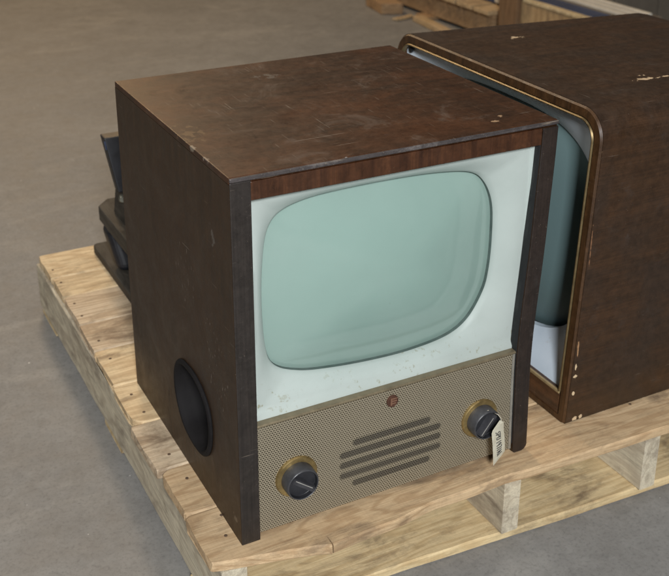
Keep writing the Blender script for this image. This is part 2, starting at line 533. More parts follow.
# left side panel with the hand hole
hole = catmull([(.2265, .140), (.217, .158), (.199, .1705), (.172, .1755), (.145, .1745), (.118, .165), (.1, .147), (.0945, .124), (.0975, .1),
                (.109, .078), (.128, .0635), (.152, .0595), (.178, .0615), (.202, .0705), (.219, .09), (.228, .115)], 5)
cc = (.162, .117)
outer = rect_loop(cc, hole, (.0015, D, 0.0, H-.0085))
bm = bmesh.new()
t = .022
r1 = [(0, p[0], p[1]) for p in outer]; r2 = [(0, p[0], p[1]) for p in hole]
r3 = [(t, p[0], p[1]) for p in hole]; r4 = [(t, p[0], p[1]) for p in outer]
loops(bm, [r1, r2, r3, r4, r1])
bmesh.ops.remove_doubles(bm, verts=bm.verts[:], dist=1e-6)
sideL = obj('side_panel', bm, m_side, tv)
bm = box(.0, .0265, -.0005, .0015, -.0005, H-.006)
obj('edge_band', bm, m_edge, sideL, bevel=.0012)
# hand-hole cup: proud rim, sloping wall, dark back
bm = bmesh.new()
def inset(o, f):
    return [Vector((cc[0]+(p[0]-cc[0])*f, cc[1]+(p[1]-cc[1])*f)) for p in o]
prof = [(1.005, .003), (1.06, .0), (1.075, -.0018), (1.06, -.0035), (1.02, -.005), (.97, -.0045), (.94, -.0015), (.925, .003), (.92, .012), (.915, .026), (.89, .031), (.6, .032)]
rr = [[(x, p[0], p[1]) for p in inset(hole, f)] for f, x in prof]
loops(bm, rr, cap1=True)
m_cup = simple('dark_moulded_cup', (0.0115, 0.0105, 0.011), 0.75, 0, 0.3, 30)
m_cup.node_tree.nodes['Principled BSDF'].inputs['Specular IOR Level'].default_value = 0.15
obj('handle_cup', bm, m_cup, tv, smooth=True)

# right side panel, bowed inwards lower down, with a rounded foot
BOW = [(0, -.0095), (.04, -.011), (.085, -.0125), (.136, -.0143), (.175, -.0148), (.211, -.0135), (.25, -.0112), (.3, -.0078), (.35, -.0052), (.4, -.0036), (.46, -.001), (.517, 0)]
def bow(z):
    return smooth_table(BOW, z, .03)
ZT = H-.0085
zs = [ZT*i/30 for i in range(31)]
poly = [(.4446+bow(z), 0, z) for z in reversed(zs)]
poly[-1] = (.4446+bow(0), 0, .003)
poly.append((.4446+.003+bow(0), 0, 0))
r = .011
poly += [(W-r+r*math.sin(a)+bow(0), 0, r-r*math.cos(a)) for a in [math.pi/2*i/6 for i in range(7)]]
poly += [(W+bow(z), 0, z) for z in zs if z > r+.002]
bm = bmesh.new()
extrude_poly(bm, [(p[0], .0015, p[2]) for p in poly], (0, D-.0015, 0))
sideR = obj('side_panel', bm, m_side, tv)
bm = bmesh.new()
extrude_poly(bm, [(p[0], -.0005, p[2]) for p in poly], (0, .00195, 0))
for q in bm.verts:
    pass
m_edgeR = varnish('scuffed_edge_band', (0.014, 0.010, 0.009), (0.03, 0.019, 0.014), 'z', rough=0.42, worn=(0.04, 0.034, 0.03), wornlvl=0.62, scr=0.72)
obj('edge_band', bm, m_edgeR, sideR, bevel=.0012)
# black liner on the inner face of the bowed panel
bm = bmesh.new()
extrude_poly(bm, [(.4446+bow(z)-.0012, 0.002, z) for z in zs if z > .006]+[(.4446+bow(z)+.0005, 0.002, z) for z in reversed(zs) if z > .006], (0, .05, 0))
obj('inner_liner', bm, simple('matt_black_liner', (0.006, 0.006, 0.007), 0.8, 0, 0.3, 60), sideR)

topp = obj('top_panel', box(0, W, .0028, D, H-.0085, H), m_top, tv, bevel=.0013, segs=3)
obj('edge_strip', box(0.0002, W-.0002, -.0008, .0028, H-.0058, H-.0004), m_edge_top, topp, bevel=.0012)
obj('front_rail', box(.0267, .4442, .0012, .022, .4842, H-.0086), m_rail, tv, bevel=.0008)
obj('back_panel', box(.022, .4445, D-.012, D-.004, .004, H-.009), simple('hardboard', (0.1, 0.07, 0.045), 0.7), tv)
obj('base_panel', box(.022, .434, .03, D-.012, .006, .02), simple('raw_base_board', (0.12, 0.08, 0.05), 0.7), tv)

# mask and picture tube
outl = catmull([(0.0808, 0.4498), (0.0628, 0.4333), (0.0541, 0.4), (0.0504, 0.3366), (0.0541, 0.2687), (0.0672, 0.2355), (0.1029, 0.2174), (0.1528, 0.2083), (0.2167, 0.2026), (0.2757, 0.2021), (0.3317, 0.2094), (0.3653, 0.2285), (0.3882, 0.2647), (0.396, 0.2964), (0.3985, 0.3446), (0.3949, 0.3981), (0.3779, 0.4345), (0.3513, 0.4515), (0.2956, 0.4599), (0.2197, 0.4629), (0.1474, 0.4619), (0.1079, 0.4581)], 7)
mc = (.222, .336)
def lerp2(a, b, f):
    return Vector(a)*(1-f)+Vector(b)*f
bm = bmesh.new()
R0 = (.0265, .4446, .172, .4842)
A = rect_loop(mc, outl, R0)
B = rect_loop(mc, outl, (.0335, .438, .184, .479))
rings = [[(p[0], .0125, p[1]) for p in A], [(p[0], .013, p[1]) for p in [lerp2(a, b, .55) for a, b in zip(A, B)]], [(p[0], .0165, p[1]) for p in B]]
for f in (.2, .45, .7, .88, .96, 1.0):
    y = .0165+.016*f**2+(.003 if f == 1.0 else 0)
    rings.append([(p[0], y, p[1]) for p in [lerp2(b, o_, f) for b, o_ in zip(B, outl)]])
loops(bm, rings)
k = NT('screen_mask_paint')
v = k.coord()
c = k.mix(k.ramp(k.noise(v, 9, 5), [(0.35, 0.0), (0.65, 1.0)]), (0.475, 0.515, 0.495), (0.53, 0.57, 0.55))
sx = k.n('ShaderNodeSeparateXYZ'); k.l(v, sx.inputs[0])
low = k.ramp(k.math('MULTIPLY', sx.outputs['Z'], 2.0), [(0.40, 1.0), (0.46, 0.0)])
sp = k.ramp(k.noise(k.mp(v, (1, 1, 1), (2, 3, 4)), 120, 4, 0.65), [(0.585, 0.0), (0.66, 0.8)])
sp2 = k.ramp(k.noise(k.mp(v, (1, 1, 1), (5, 3, 1)), 14, 3, 0.6), [(0.45, 0.0), (0.6, 1.0)])
c = k.mix(k.math('MULTIPLY', k.math('MULTIPLY', sp, sp2), low), c, (0.3, 0.27, 0.16))
k.base(c); k.rough(0.5)
obj('screen_mask', bm, k.m, tv, smooth=True)

bm = bmesh.new()
rings = []
for f in [1.03-.02*q for q in range(50)]:
    y = .0428-.0323*(1-(min(f, 1.03)/1.03)**2.0)
    rings.append([(mc[0]+(p[0]-mc[0])*f, y, mc[1]+(p[1]-mc[1])*f) for p in outl])
loops(bm, rings, cap1=True)
k = NT('phosphor_screen')
v = k.coord()
c = k.mix(k.ramp(k.noise(v, 5, 4), [(0.35, 0.0), (0.65, 1.0)]), (0.275, 0.38, 0.345), (0.3, 0.41, 0.372))
c = k.mix(k.ramp(k.noise(k.mp(v, (1, 1, 1), (7, 1, 2)), 130, 2), [(0.755, 0.0), (0.79, 0.5)]), c, (0.2, 0.25, 0.2))
k.base(c); k.rough(0.1)
k.b.inputs['Coat Weight'].default_value = 0.15
k.b.inputs['Coat Roughness'].default_value = 0.05
obj('picture_tube', bm, k.m, tv, smooth=True)

bm = bmesh.new()
def gk(f, y):
    return [(mc[0]+(p[0]-mc[0])*f, y, mc[1]+(p[1]-mc[1])*f) for p in outl]
loops(bm, [gk(1.004, .0362), gk(.9985, .0352), gk(.9965, .0362), gk(.9965, .046)])
obj('tube_gap_shade', bm, simple('dark_gap_shade', (0.075, 0.11, 0.1), 0.7, 0, 0.3, 60), tv, smooth=True)  # added dark ring, shade of the gap round the tube put into colour

# protective glass: clear pane with its own faint reflection
k = NT('clear_glass_pane')
tr = k.n('ShaderNodeBsdfTransparent'); tr.inputs['Color'].default_value = (0.94, 0.955, 0.95, 1)
gl = k.n('ShaderNodeBsdfGlossy'); gl.inputs['Roughness'].default_value = 0.03
fr = k.n('ShaderNodeFresnel'); fr.inputs['IOR'].default_value = 1.45
smd = k.n('ShaderNodeBsdfDiffuse'); smd.inputs['Color'].default_value = (0.7, 0.76, 0.74, 1)
dm = k.ramp(k.noise(k.mp(k.coord(), (1, 1, 1.6), (2, 1, 5), (0, 0.6, 0)), 7, 7, 0.65, 0.8), [(0.45, 0.004), (0.75, 0.045)])
m1 = k.n('ShaderNodeMixShader'); k.l(dm, m1.inputs[0]); k.l(tr.outputs[0], m1.inputs[1]); k.l(smd.outputs[0], m1.inputs[2])
m2 = k.n('ShaderNodeMixShader'); k.l(fr.outputs[0], m2.inputs[0]); k.l(m1.outputs[0], m2.inputs[1]); k.l(gl.outputs[0], m2.inputs[2])
k.l(m2.outputs[0], k.out.inputs['Surface'])
bm = bmesh.new()
vs = [bm.verts.new(p) for p in ((.0268, .0085, .1765), (.443, .0085, .1765), (.443, .0085, .4838), (.0268, .0085, .4838))]
bm.faces.new(vs)
gp = obj('glass_pane', bm, k.m, tv)

# speaker panel
def mesh_mat(name, thread, gap, shade=1.0):
    k = NT(name)
    v = k.coord()
    vv = k.n('ShaderNodeSeparateXYZ'); k.l(v, vv.inputs[0])
    cx = k.n('ShaderNodeCombineXYZ'); k.l(vv.outputs['X'], cx.inputs[0]); k.l(vv.outputs['Z'], cx.inputs[1])
    br = k.n('ShaderNodeTexBrick')
    k.l(cx.outputs[0], br.inputs['Vector'])
    br.offset = 0.5
    br.inputs['Color1'].default_value = (*gap, 1); br.inputs['Color2'].default_value = (*[g*1.25 for g in gap], 1)
    br.inputs['Mortar'].default_value = (*thread, 1)
    br.inputs['Scale'].default_value = 1.0
    br.inputs['Brick Width'].default_value = 0.0038
    br.inputs['Row Height'].default_value = 0.0031
    br.inputs['Mortar Size'].default_value = 0.00058
    br.inputs['Mortar Smooth'].default_value = 0.5
    d = k.noise(v, 16, 7, 0.65)
    c = k.mix(k.ramp(d, [(0.35, 0.4), (0.65, 0.0)]), br.outputs['Color'], tuple(x*0.5 for x in thread))
    k.base(c)
    k.b.inputs['Metallic'].default_value = 0.25
    k.rough(0.5)
    k.bump(br.outputs['Fac'], 0.5, 0.0008)
    return k.m
m_mesh = mesh_mat('woven_speaker_mesh', (0.46, 0.40, 0.29), (0.05, 0.041, 0.026))
m_slotm = mesh_mat('mesh_over_slot', (0.17, 0.15, 0.115), (0.018, 0.015, 0.011))
m_brass = simple('tarnished_brass', (0.36, 0.26, 0.11), 0.4, 0.75, 0.4, 40)
m_trim = simple('dull_bronze_trim', (0.22, 0.18, 0.115), 0.4, 0.5, 0.2, 60)
m_greyedge = simple('pale_metal_edge', (0.42, 0.4, 0.35), 0.4, 0.6, 0.2, 60)
GY = .004
bm = bmesh.new()
gz = [.0075+(.1705-.0075)*i/16 for i in range(17)]
rings = [[(.0268, GY, z) for z in gz], [(.4262+bow(z)+.0125, GY, z) for z in gz], [(.4262+bow(z)+.0125, .019, z) for z in gz], [(.0268, .019, z) for z in gz], [(.0268, GY, z) for z in gz]]
loops(bm, rings, closed_ring=False)
bmesh.ops.remove_doubles(bm, verts=bm.verts[:], dist=1e-6)
bmesh.ops.holes_fill(bm, edges=bm.edges[:])
grl = obj('speaker_grille', bm, m_mesh, tv)
bm = bmesh.new()
poly = [(.0268, GY-.0015, .1706), (.0268, GY-.002, .1722), (.0268, GY-.0004, .1742), (.0268, .0195, .1748), (.0268, .0195, .1706)]
extrude_poly(bm, poly, (.4025, 0, 0))
obj('top_trim', bm, m_trim, grl, bevel=.0005)
bm = bmesh.new()
rings = [[(.4264+bow(z)+.0125, GY-.001, z) for z in gz], [(.4264+bow(z)+.0165, GY-.001, z) for z in gz], [(.4264+bow(z)+.0165, .019, z) for z in gz], [(.4264+bow(z)+.0125, .019, z) for z in gz], [(.4264+bow(z)+.0125, GY-.001, z) for z in gz]]
loops(bm, rings, closed_ring=False)
bmesh.ops.remove_doubles(bm, verts=bm.verts[:], dist=1e-6)
bmesh.ops.holes_fill(bm, edges=bm.edges[:])
obj('side_trim', bm, m_greyedge, grl)
m_fringe = mesh_mat('mesh_beside_slot', (0.32, 0.28, 0.2), (0.034, 0.028, 0.018))
def slot(name, xa, xb, z, hh, d, m):
    pts = [(xa+hh-hh*math.sin(a), GY-d, z+hh*math.cos(a)) for a in [math.pi*i/10 for i in range(11)]]
    pts += [(xb-hh+hh*math.sin(a), GY-d, z-hh*math.cos(a)) for a in [math.pi*i/10 for i in range(11)]]
    obj(name, extrude_poly(bmesh.new(), pts, (0, .0012, 0)), m, grl)
for xa, xb, z in ((.166, .289, .1035), (.1462, .3065, .0878), (.1462, .3072, .0714), (.1464, .3076, .0545), (.166, .2905, .038)):
    slot('slot_fringe', xa-.0008, xb+.0008, z, .0056, .0003, m_fringe)
    slot('speaker_slot', xa+.0008, xb-.0008, z, .0041, .0006, m_slotm)
# little maker's emblem: dull copper disc with raised bars
bm = bmesh.new()
ec = (.2258, .1525)
sh = [(.0088*math.cos(a_), .0092*math.sin(a_)) for a_ in [2*math.pi*q_/32 for q_ in range(32)]]
r0 = [(ec[0]+a, GY-.0002, ec[1]+b) for a, b in sh]
r1 = [(ec[0]+a*.96, GY-.0026, ec[1]+b*.96) for a, b in sh]
r2 = [(ec[0]+a*.84, GY-.0029, ec[1]+b*.84) for a, b in sh]
r3 = [(ec[0]+a*.8, GY-.0022, ec[1]+b*.8) for a, b in sh]
loops(bm, [r0, r1, r2, r3], cap1=True)
emb = obj('emblem', bm, simple('copper_emblem', (0.14, 0.07, 0.05), 0.4, 0.6, 0.3, 90), grl)
bm = bmesh.new()
for z, a, b in ((.0042, -.0018, .0066), (.0006, -.0018, .006), (-.003, -.0018, .0048)):
    add_box(bm, ec[0]+a, ec[0]+b, GY-.0033, GY-.0018, ec[1]+z-.0008, ec[1]+z+.0008)
add_box(bm, ec[0]-.0036, ec[0]-.0016, GY-.0035, GY-.0018, ec[1]-.0055, ec[1]+.0055)
obj('relief_bar', bm, simple('bright_copper', (0.3, 0.165, 0.11), 0.45, 0.5, 0.2, 90), emb)

# knobs
m_knob = simple('dusty_black_knob', (0.018, 0.0185, 0.022), 0.45, 0, 0.4, 50)
m_knobside = simple('grey_worn_knob_skirt', (0.05, 0.051, 0.056), 0.38, 0, 0.4, 60)
m_bar = simple('lit_pointer_bar', (0.04, 0.04, 0.045), 0.38, 0, 0.35, 70)  # greyer than the face, light caught by the bar put into colour
def knob(x, z, ang, lab, dusty):
    bm = lathe(bmesh.new(), [(.023, .003), (.0235, .0042), (.029, .0036), (.0302, .002), (.0305, -.001)], (x, GY, z), (0, -1, 0), 64)
    kb = obj('control_knob', lathe(bmesh.new(), [(.0228, .0), (.0235, .004), (.0229, .019), (.0221, .0212), (.0213, .0217), (.0206, .0212), (.0203, .0198), (.0202, .0145), (.0199, .0142), (.004, .0142)], (x, GY-.001, z), (0, -1, 0), 56), m_knobside, tv, smooth=True)
    kb['label'] = lab
    for p in kb.data.polygons:
        if p.center.y+OX.y < GY-.0148 and math.hypot(p.center.x+OX.x-x, p.center.z-z) < .0203: p.use_smooth = False
        rad = math.hypot(p.center.x+OX.x-x, p.center.z-z)
        if rad < .0208 and p.center.y+OX.y < GY-.012:
            p.material_index = 1
    kb.data.materials.append(m_knob)
    obj('bezel', bm, m_brass, kb, smooth=True)
    # pointer bar across the face
    bm = bmesh.new()
    add_box(bm, -.0198, .0198, -.0245, -.0145, -.0056, .0056)
    for q in bm.verts:
        if q.co.y < -.02:
            q.co.z *= .6
            q.co.x *= .93
    bmesh.ops.bevel(bm, geom=bm.edges[:], offset=.0008, segments=2, affect='EDGES')
    bmesh.ops.rotate(bm, verts=bm.verts[:], cent=(0, 0, 0), matrix=Matrix.Rotation(ang, 3, 'Y'))
    bmesh.ops.translate(bm, verts=bm.verts[:], vec=(x, GY, z))
    obj('pointer_bar', bm, m_bar, kb)
    # pale line along the bar's upper edge
    bm = bmesh.new()
    add_box(bm, -.0165, .0135, -.0249, -.0243, .0014, .0024)
    bmesh.ops.rotate(bm, verts=bm.verts[:], cent=(0, 0, 0), matrix=Matrix.Rotation(ang, 3, 'Y'))
    bmesh.ops.translate(bm, verts=bm.verts[:], vec=(x, GY, z))
    obj('bar_edge_line', bm, simple('pale_bar_edge', (0.3, 0.29, 0.27), 0.6), kb)
knob(.0815, .0795, math.radians(38), 'black knob on brass ring with its bar turned diagonally', False)
knob(.3725, .0795, math.radians(-52), 'dusty black knob on brass ring behind the paper tag', True)

# paper tag on the right-hand knob
tagt = thing('paper_tag', 'small cream paper tag with dark handwriting hanging from the right knob', 'tag', (.392, -.02, .005))
k = NT('cream_card')
v = k.coord()
k.base(k.mix(k.ramp(k.noise(v, 90, 5), [(0.35, 0.0), (0.65, 1.0)]), (0.6, 0.56, 0.43), (0.74, 0.71, 0.58)))
k.rough(0.75)
# the card is twisted: left edge swung forwards, foot cut on the skew
TAGTAB = [(0.0, ((.3880, -.0245, .0875), (.3962, -.0225, .0815))), (0.25, ((.3695, -.0305, .0770), (.4020, -.0150, .0625))), (1.0, ((.3775, -.0305, .0180), (.4100, -.0125, .0205)))]
def tp(u, s, d=0.0):
    """u across -1..1, s along 0..1, d out of the card"""
    for (sa, a), (sb, b) in zip(TAGTAB, TAGTAB[1:]):
        if s <= sb:
            f = (s-sa)/(sb-sa)
            L = Vector(a[0]).lerp(Vector(b[0]), f); R = Vector(a[1]).lerp(Vector(b[1]), f)
            break
    nrm = (R-L).cross(Vector((0, 0, 1))).normalized()
    if nrm.y > 0:
        nrm = -nrm
    return L.lerp(R, (u+1)/2)+nrm*(d+.0012*math.sin(s*3.1))
bm = bmesh.new()
NS = 14
rows_f, rows_b = [], []
for i in range(NS+1):
    s = i/NS
    wd = 1.0
    us = [-wd, -wd*.5, 0, wd*.5, wd]
    rows_f.append([tp(u, s, .0003) for u in us]+[tp(u, s, -.0003) for u in reversed(us)])
loops(bm, rows_f, cap0=True, cap1=True)
obj('card', bm, k.m, tagt)
m_ink = simple('dark_ink', (0.03, 0.03, 0.035), 0.7, 0, 0.1, 50, 0)
# handwriting: letter strokes on a grid 0..1 wide, 0..1 tall, along the card
GL = {'S': [[(1, .9), (.5, 1), (0, .75), (1, .3), (.5, 0), (0, .1)]], 'P': [[(0, 0), (0, 1), (.9, .9), (.9, .55), (0, .45)]], 'U': [[(0, 1), (0, .1), (.9, .1), (.9, 1)]],
      '1': [[(.5, 0), (.5, 1)]], '7': [[(0, 1), (1, 1), (.4, 0)]], 'A': [[(0, 0), (.5, 1), (1, 0)], [(.2, .4), (.8, .4)]], '9': [[(.9, .6), (.4, .4), (.05, .75), (.5, 1), (.9, .75), (.8, 0)]], '/': [[(0, 0), (1, 1)]]}
bm = bmesh.new()
s0 = .27
for ch in 'SPU 197/A1':
    if ch == ' ':
        s0 += .03; continue
    wch = .052 if ch not in '1/' else .032
    for stroke in GL[ch]:
        pts = []
        for a, b in zip(stroke, stroke[1:]):
            for t_ in (0, .34, .67):
                pts.append((a[0]+(b[0]-a[0])*t_, a[1]+(b[1]-a[1])*t_))
        pts.append(stroke[-1])
        tube(bm, [tp(-.42+(p[1])*.8, s0+p[0]*wch, .0006) for p in pts], .0006, 5)
    s0 += wch+.022
obj('handwriting', bm, m_ink, tagt)
bm = tube(bmesh.new(), [tp(0, .05, .0005), (.3915, -.0225, .088), (.3885, -.019, .0935), (.3825, -.0165, .0975), (.374, -.0145, .1025), (.362, -.0135, .0995)], .0005, 6)
obj('string', bm, simple('cotton_string', (0.55, 0.5, 0.4), 0.8), tagt)

# ------------------------------------------------------------------ second television (front faces -x)
O2 = Vector((.8, .29, 0))
tv2 = thing('television_set', 'larger dark brown television with rounded corners and brass edged front, turned sideways', 'television', O2)
def loc2(x, y, z):
    return (x-O2.x, y-O2.y, z-O2.z)
PALE = (0.62, 0.47, 0.3)
m_cab = varnish('brown_cabinet_veneer', (0.034, 0.0175, 0.0085), (0.058, 0.027, 0.0115), 'x', patch=(0.03, 0.018, 0.0115), rough=0.42, worn=(0.05, 0.039, 0.033), wornlvl=0.62,
                flecks=[(loc2(.724, .434, .5), (.016, .008, .02), PALE, .8), (loc2(.7414, .1316, .5), (.018, .0065, .02), PALE, .9), (loc2(.776, .1295, .5), (.014, .005, .02), PALE, 1.0), (loc2(.755, .15, .5), (.009, .005, .02), PALE, 1.0),
                        (loc2(.569, .022, .007), (.0065, .02, .006), PALE, .8), (loc2(.582, .022, .006), (.006, .02, .005), PALE, .9), (loc2(.562, .022, .0835), (.006, .02, .0035), PALE, .8), (loc2(.561, .022, .055), (.003, .02, .004), PALE, .8),
                        (loc2(.561, .022, .10), (.0022, .02, .006), PALE, .8), (loc2(.562, .022, .135), (.0014, .02, .02), (0.35, 0.2, 0.1), .8), (loc2(.567, .022, .3), (.0012, .02, .05), (0.2, 0.1, 0.05), 1.0), (loc2(.568, .022, .445), (.003, .02, .006), (0.4, 0.28, 0.17), 1.0)], scr=0.735)
m_rim = varnish('gold_brown_rim', (0.042, 0.02, 0.008), (0.09, 0.042, 0.015), 'z', rough=0.45, scr=0.74, spec=0.35)
m_sill = varnish('brown_sill', (0.05, 0.023, 0.011), (0.11, 0.048, 0.02), 'y', rough=0.4, scr=0.72)
def xf(z):
    return .549+.042*z
def wrap(y0, y1, z1, rt_, rb, z0=0.0, n=10):
    """open-ended outline in (y,z), starting at the near bottom corner going up the near side"""
    p = [(y0+rb-rb*math.sin(a), z0+rb-rb*math.cos(a)) for a in [math.pi/2*i/4 for i in range(5)]]
    p += [(y0, z0+rb+(z1-z0-rb-rt_)*i/12) for i in range(1, 12)]
    p += [(y0+rt_-rt_*math.cos(a), z1-rt_+rt_*math.sin(a)) for a in [math.pi/2*i/n for i in range(n+1)]]
    p += [(y0+rt_+(y1-y0-2*rt_)*i/12, z1) for i in range(1, 12)]
    p += [(y1-rt_+rt_*math.sin(a), z1-rt_+rt_*math.cos(a)) for a in [math.pi/2*i/n for i in range(n+1)]]
    p += [(y1, z1-rt_-(z1-z0-rb-rt_)*i/12) for i in range(1, 12)]
    p += [(y1-rb+rb*math.cos(a), z0+rb-rb*math.sin(a)) for a in [math.pi/2*i/4 for i in range(5)]]
    return p
YN, YF, ZT2 = .022, .583, .502
out_f = wrap(YN, YF, ZT2, .045, .004, .0)
out_b = wrap(YN, .523, ZT2, .045, .004, .0)
in_f = wrap(YN+.018, YF-.018, ZT2-.018, .030, .003, .012)
XB = 1.068
bm = bmesh.new()
rings = []
rings.append([(xf(z)+.004, y, z) for y, z in in_f])
rings.append([(xf(z)+.0005, y, z) for y, z in [lerp2(a, b, .9) for a, b in zip(out_f, in_f)]])
rings.append([(xf(z)+.0025, y, z) for y, z in out_f])
for f in (.04, .3, .6, .97, 1.0):
    ins = 0.0 if f < 1 else .003
    rings.append([((xf(z)+.0025)*(1-f)+XB*f, lerp2(a, b, f)[0], z) for a, b in zip(out_f, out_b) for z in [lerp2(a, b, f)[1]-ins*(1 if a[1] > .25 else 0)]])
loops(bm, rings, cap1=True)
bmesh.ops.remove_doubles(bm, verts=bm.verts[:], dist=1e-6)
cab = obj('cabinet', bm, m_cab, tv2, smooth=True)
# front rim: flat face round the opening, its own veneer
bm = bmesh.new()
mid_f = [lerp2(a, b, .95) for a, b in zip(out_f, in_f)]
r0 = [(xf(z)+.0022, y, z) for y, z in [lerp2(a, b, .06) for a, b in zip(out_f, in_f)]]
r1 = [(xf(z)-.0012, y, z) for y, z in [lerp2(a, b, .18) for a, b in zip(out_f, in_f)]]
r2 = [(xf(z)-.0012, y, z) for y, z in [lerp2(a, b, .85) for a, b in zip(out_f, in_f)]]
r3 = [(xf(z)+.045, y, z) for y, z in in_f]
loops(bm, [r0, r1, r2, r3])
rim = obj('front_rim', bm, m_rim, tv2, smooth=True)
gf0 = wrap(YN+.0165, YF-.0165, ZT2-.0165, .0315, .003, .012)
gf1 = wrap(YN+.0205, YF-.0205, ZT2-.0205, .0275, .003, .012)
gpick = lambda o_: [(y, z) for y, z in o_[4:-4]]
bm = bmesh.new()
g0, g1 = [q for q in gf0][5:-5], [q for q in gf1][5:-5]
loops(bm, [[(xf(z)-.001, y, z) for y, z in g0], [(xf(z)-.0035, y, z) for y, z in [lerp2(a, b, .3) for a, b in zip(g0, g1)]], [(xf(z)-.003, y, z) for y, z in [lerp2(a, b, .8) for a, b in zip(g0, g1)]], [(xf(z)+.004, y, z) for y, z in g1], [(xf(z)+.004, y, z) for y, z in g0]], closed_ring=False)
m_gold = simple('brass_beading', (0.2, 0.145, 0.07), 0.4, 0.7, 0.3, 40, 0)
obj('brass_beading', bm, m_gold, rim, smooth=True)
# wooden sill under the mask, with a pale gold strip on its top edge
bm = bmesh.new()
extrude_poly(bm, [(xf(0)+.0005, YN+.0195, .0), (xf(0)+.002, YN+.0195, .0445), (xf(0)+.004, YN+.0195, .047), (xf(0)+.03, YN+.0195, .047), (xf(0)+.03, YN+.0195, 0)], (0, YF-YN-.039, 0))
sill = obj('sill', bm, m_sill, tv2, bevel=.001)
bm = box(xf(0)+.0012, xf(0)+.0055, YN+.0205, YF-.0205, .0445, .0495)
obj('sill_beading', bm, simple('pale_gold_strip', (0.36, 0.27, 0.14), 0.5, 0.3, 0.3, 60), sill, bevel=.001)
# mask (pale) and tube
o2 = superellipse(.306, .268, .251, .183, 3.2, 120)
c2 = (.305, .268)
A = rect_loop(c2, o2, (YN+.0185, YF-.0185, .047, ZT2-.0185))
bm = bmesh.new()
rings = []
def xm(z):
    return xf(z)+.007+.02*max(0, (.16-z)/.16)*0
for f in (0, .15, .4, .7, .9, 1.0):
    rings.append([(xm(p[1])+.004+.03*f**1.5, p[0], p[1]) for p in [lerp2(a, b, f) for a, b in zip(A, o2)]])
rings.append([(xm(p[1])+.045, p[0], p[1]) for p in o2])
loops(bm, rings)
k = NT('daylight_tinted_mask')
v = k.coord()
c = k.mix(k.ramp(k.noise(v, 12, 6), [(0.35, 0.0), (0.65, 1.0)]), (0.58, 0.67, 0.76), (0.68, 0.76, 0.84))  # pale mask colour with bluish daylight put into it
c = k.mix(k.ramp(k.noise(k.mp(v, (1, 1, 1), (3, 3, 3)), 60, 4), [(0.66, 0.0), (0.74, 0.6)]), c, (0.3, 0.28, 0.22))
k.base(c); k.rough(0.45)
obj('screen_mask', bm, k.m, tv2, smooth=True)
bm = bmesh.new()
rings = []
for f in (1.03, .99, .95, .9, .82, .7, .55, .4, .25, .1):
    rings.append([(xm(.3)+.048-.034*(1-(f/1.03)**2.2), c2[0]+(p[0]-c2[0])*f, c2[1]+(p[1]-c2[1])*f) for p in o2])
loops(bm, rings, cap1=True)
k = NT('dark_tube_glass')
k.base((0.125, 0.19, 0.195)); k.rough(0.45); k.b.inputs['Specular IOR Level'].default_value = 0.25
obj('picture_tube', bm, k.m, tv2, smooth=True)
bm = lathe(bmesh.new(), [(.006, 0), (.0055, .003), (.003, .0042)], (xf(.47)+.010, .5475, .4715), (-1, 0, 0), 20)
obj('fixing_screw', bm, m_black, tv2)
obj('back_panel', box(XB-.001, XB+.006, YN+.03, .5, .03, ZT2-.04), simple('pegboard_back', (0.1, 0.075, 0.05), 0.8), tv2)

# ------------------------------------------------------------------ two stacked wheeled boards behind the first television
m_dboard = pine('dark_dolly_timber', (0.085, 0.075, 0.06), (0.065, 0.057, 0.046), (0.03, 0.026, 0.021), 'y', 2.0, stain=(0.03, 0.025, 0.02))
m_rubber = simple('black_rubber_wheel', (0.008, 0.009, 0.013), 0.5, 0, 0.4, 40)
m_steel = simple('dull_caster_steel', (0.2, 0.2, 0.17), 0.45, 0.7, 0.4, 60)
def rounded_rect(x0, x1, y0, y1, r, n=5):
    p = []
    for cx, cy, a0 in ((x1-r, y1-r, 0), (x0+r, y1-r, 90), (x0+r, y0+r, 180), (x1-r, y0+r, 270)):
        for i in range(n+1):
            a = math.radians(a0+90*i/n)
            p.append((cx+r*math.cos(a), cy+r*math.sin(a)))
    return p
def leaning_block(x0, x1, ya, yb, z0, x2, x3, yc, yd, z1):
    """six-sided block whose top face is shifted from its foot"""
    bm = add_box(bmesh.new(), 0, 1, 0, 1, 0, 1)
    for q in bm.verts:
        u, v_, w_ = q.co
        q.co = Vector(((x0 if u < .5 else x1), (ya if v_ < .5 else yb), z0)) if w_ < .5 else Vector(((x2 if u < .5 else x3), (yc if v_ < .5 else yd), z1))
    return bm
DG = 'stacked boards behind the television'
d1 = thing('equipment_board', 'dark board flat on the pallet with a round topped black block, beneath another board', 'board', (.27, .8, 0), DG)
obj('board', extrude_poly(bmesh.new(), [(x, y, .0008) for x, y in rounded_rect(.0735, .44, .60, .966, .012)], (0, 0, .0185)), m_dboard, d1, bevel=.0025)
for x, y in ((.083, .80), (.38, .80), (.38, .64)):
    obj('black_block', leaning_block(x, x+.05, y, y+.05, .0194, x-.0125, x+.04, y+.028, y+.085, .1043), m_rubber, d1, bevel=.017, segs=5)
d2 = thing('equipment_board', 'thick dark board with cut corners holding an upright black block, upper of the stacked two', 'board', (.27, .74, .1045), DG)
cut = [(.44, .56), (.44, .915), (.098, .915), (.072, .885), (.072, .60), (.1, .56)]
obj('board', extrude_poly(bmesh.new(), [(x, y, .1046) for x, y in cut], (0, 0, .031)), m_dboard, d2, bevel=.003)
obj('bracket', leaning_block(.090, .14, .765, .84, .136, .095, .14, .78, .83, .20), m_dboard, d2, bevel=.003)
blk = obj('black_block', leaning_block(.0855, .14, .775, .80, .2003, .0725, .128, .80, .83, .303), m_rubber, d2, bevel=.0025)
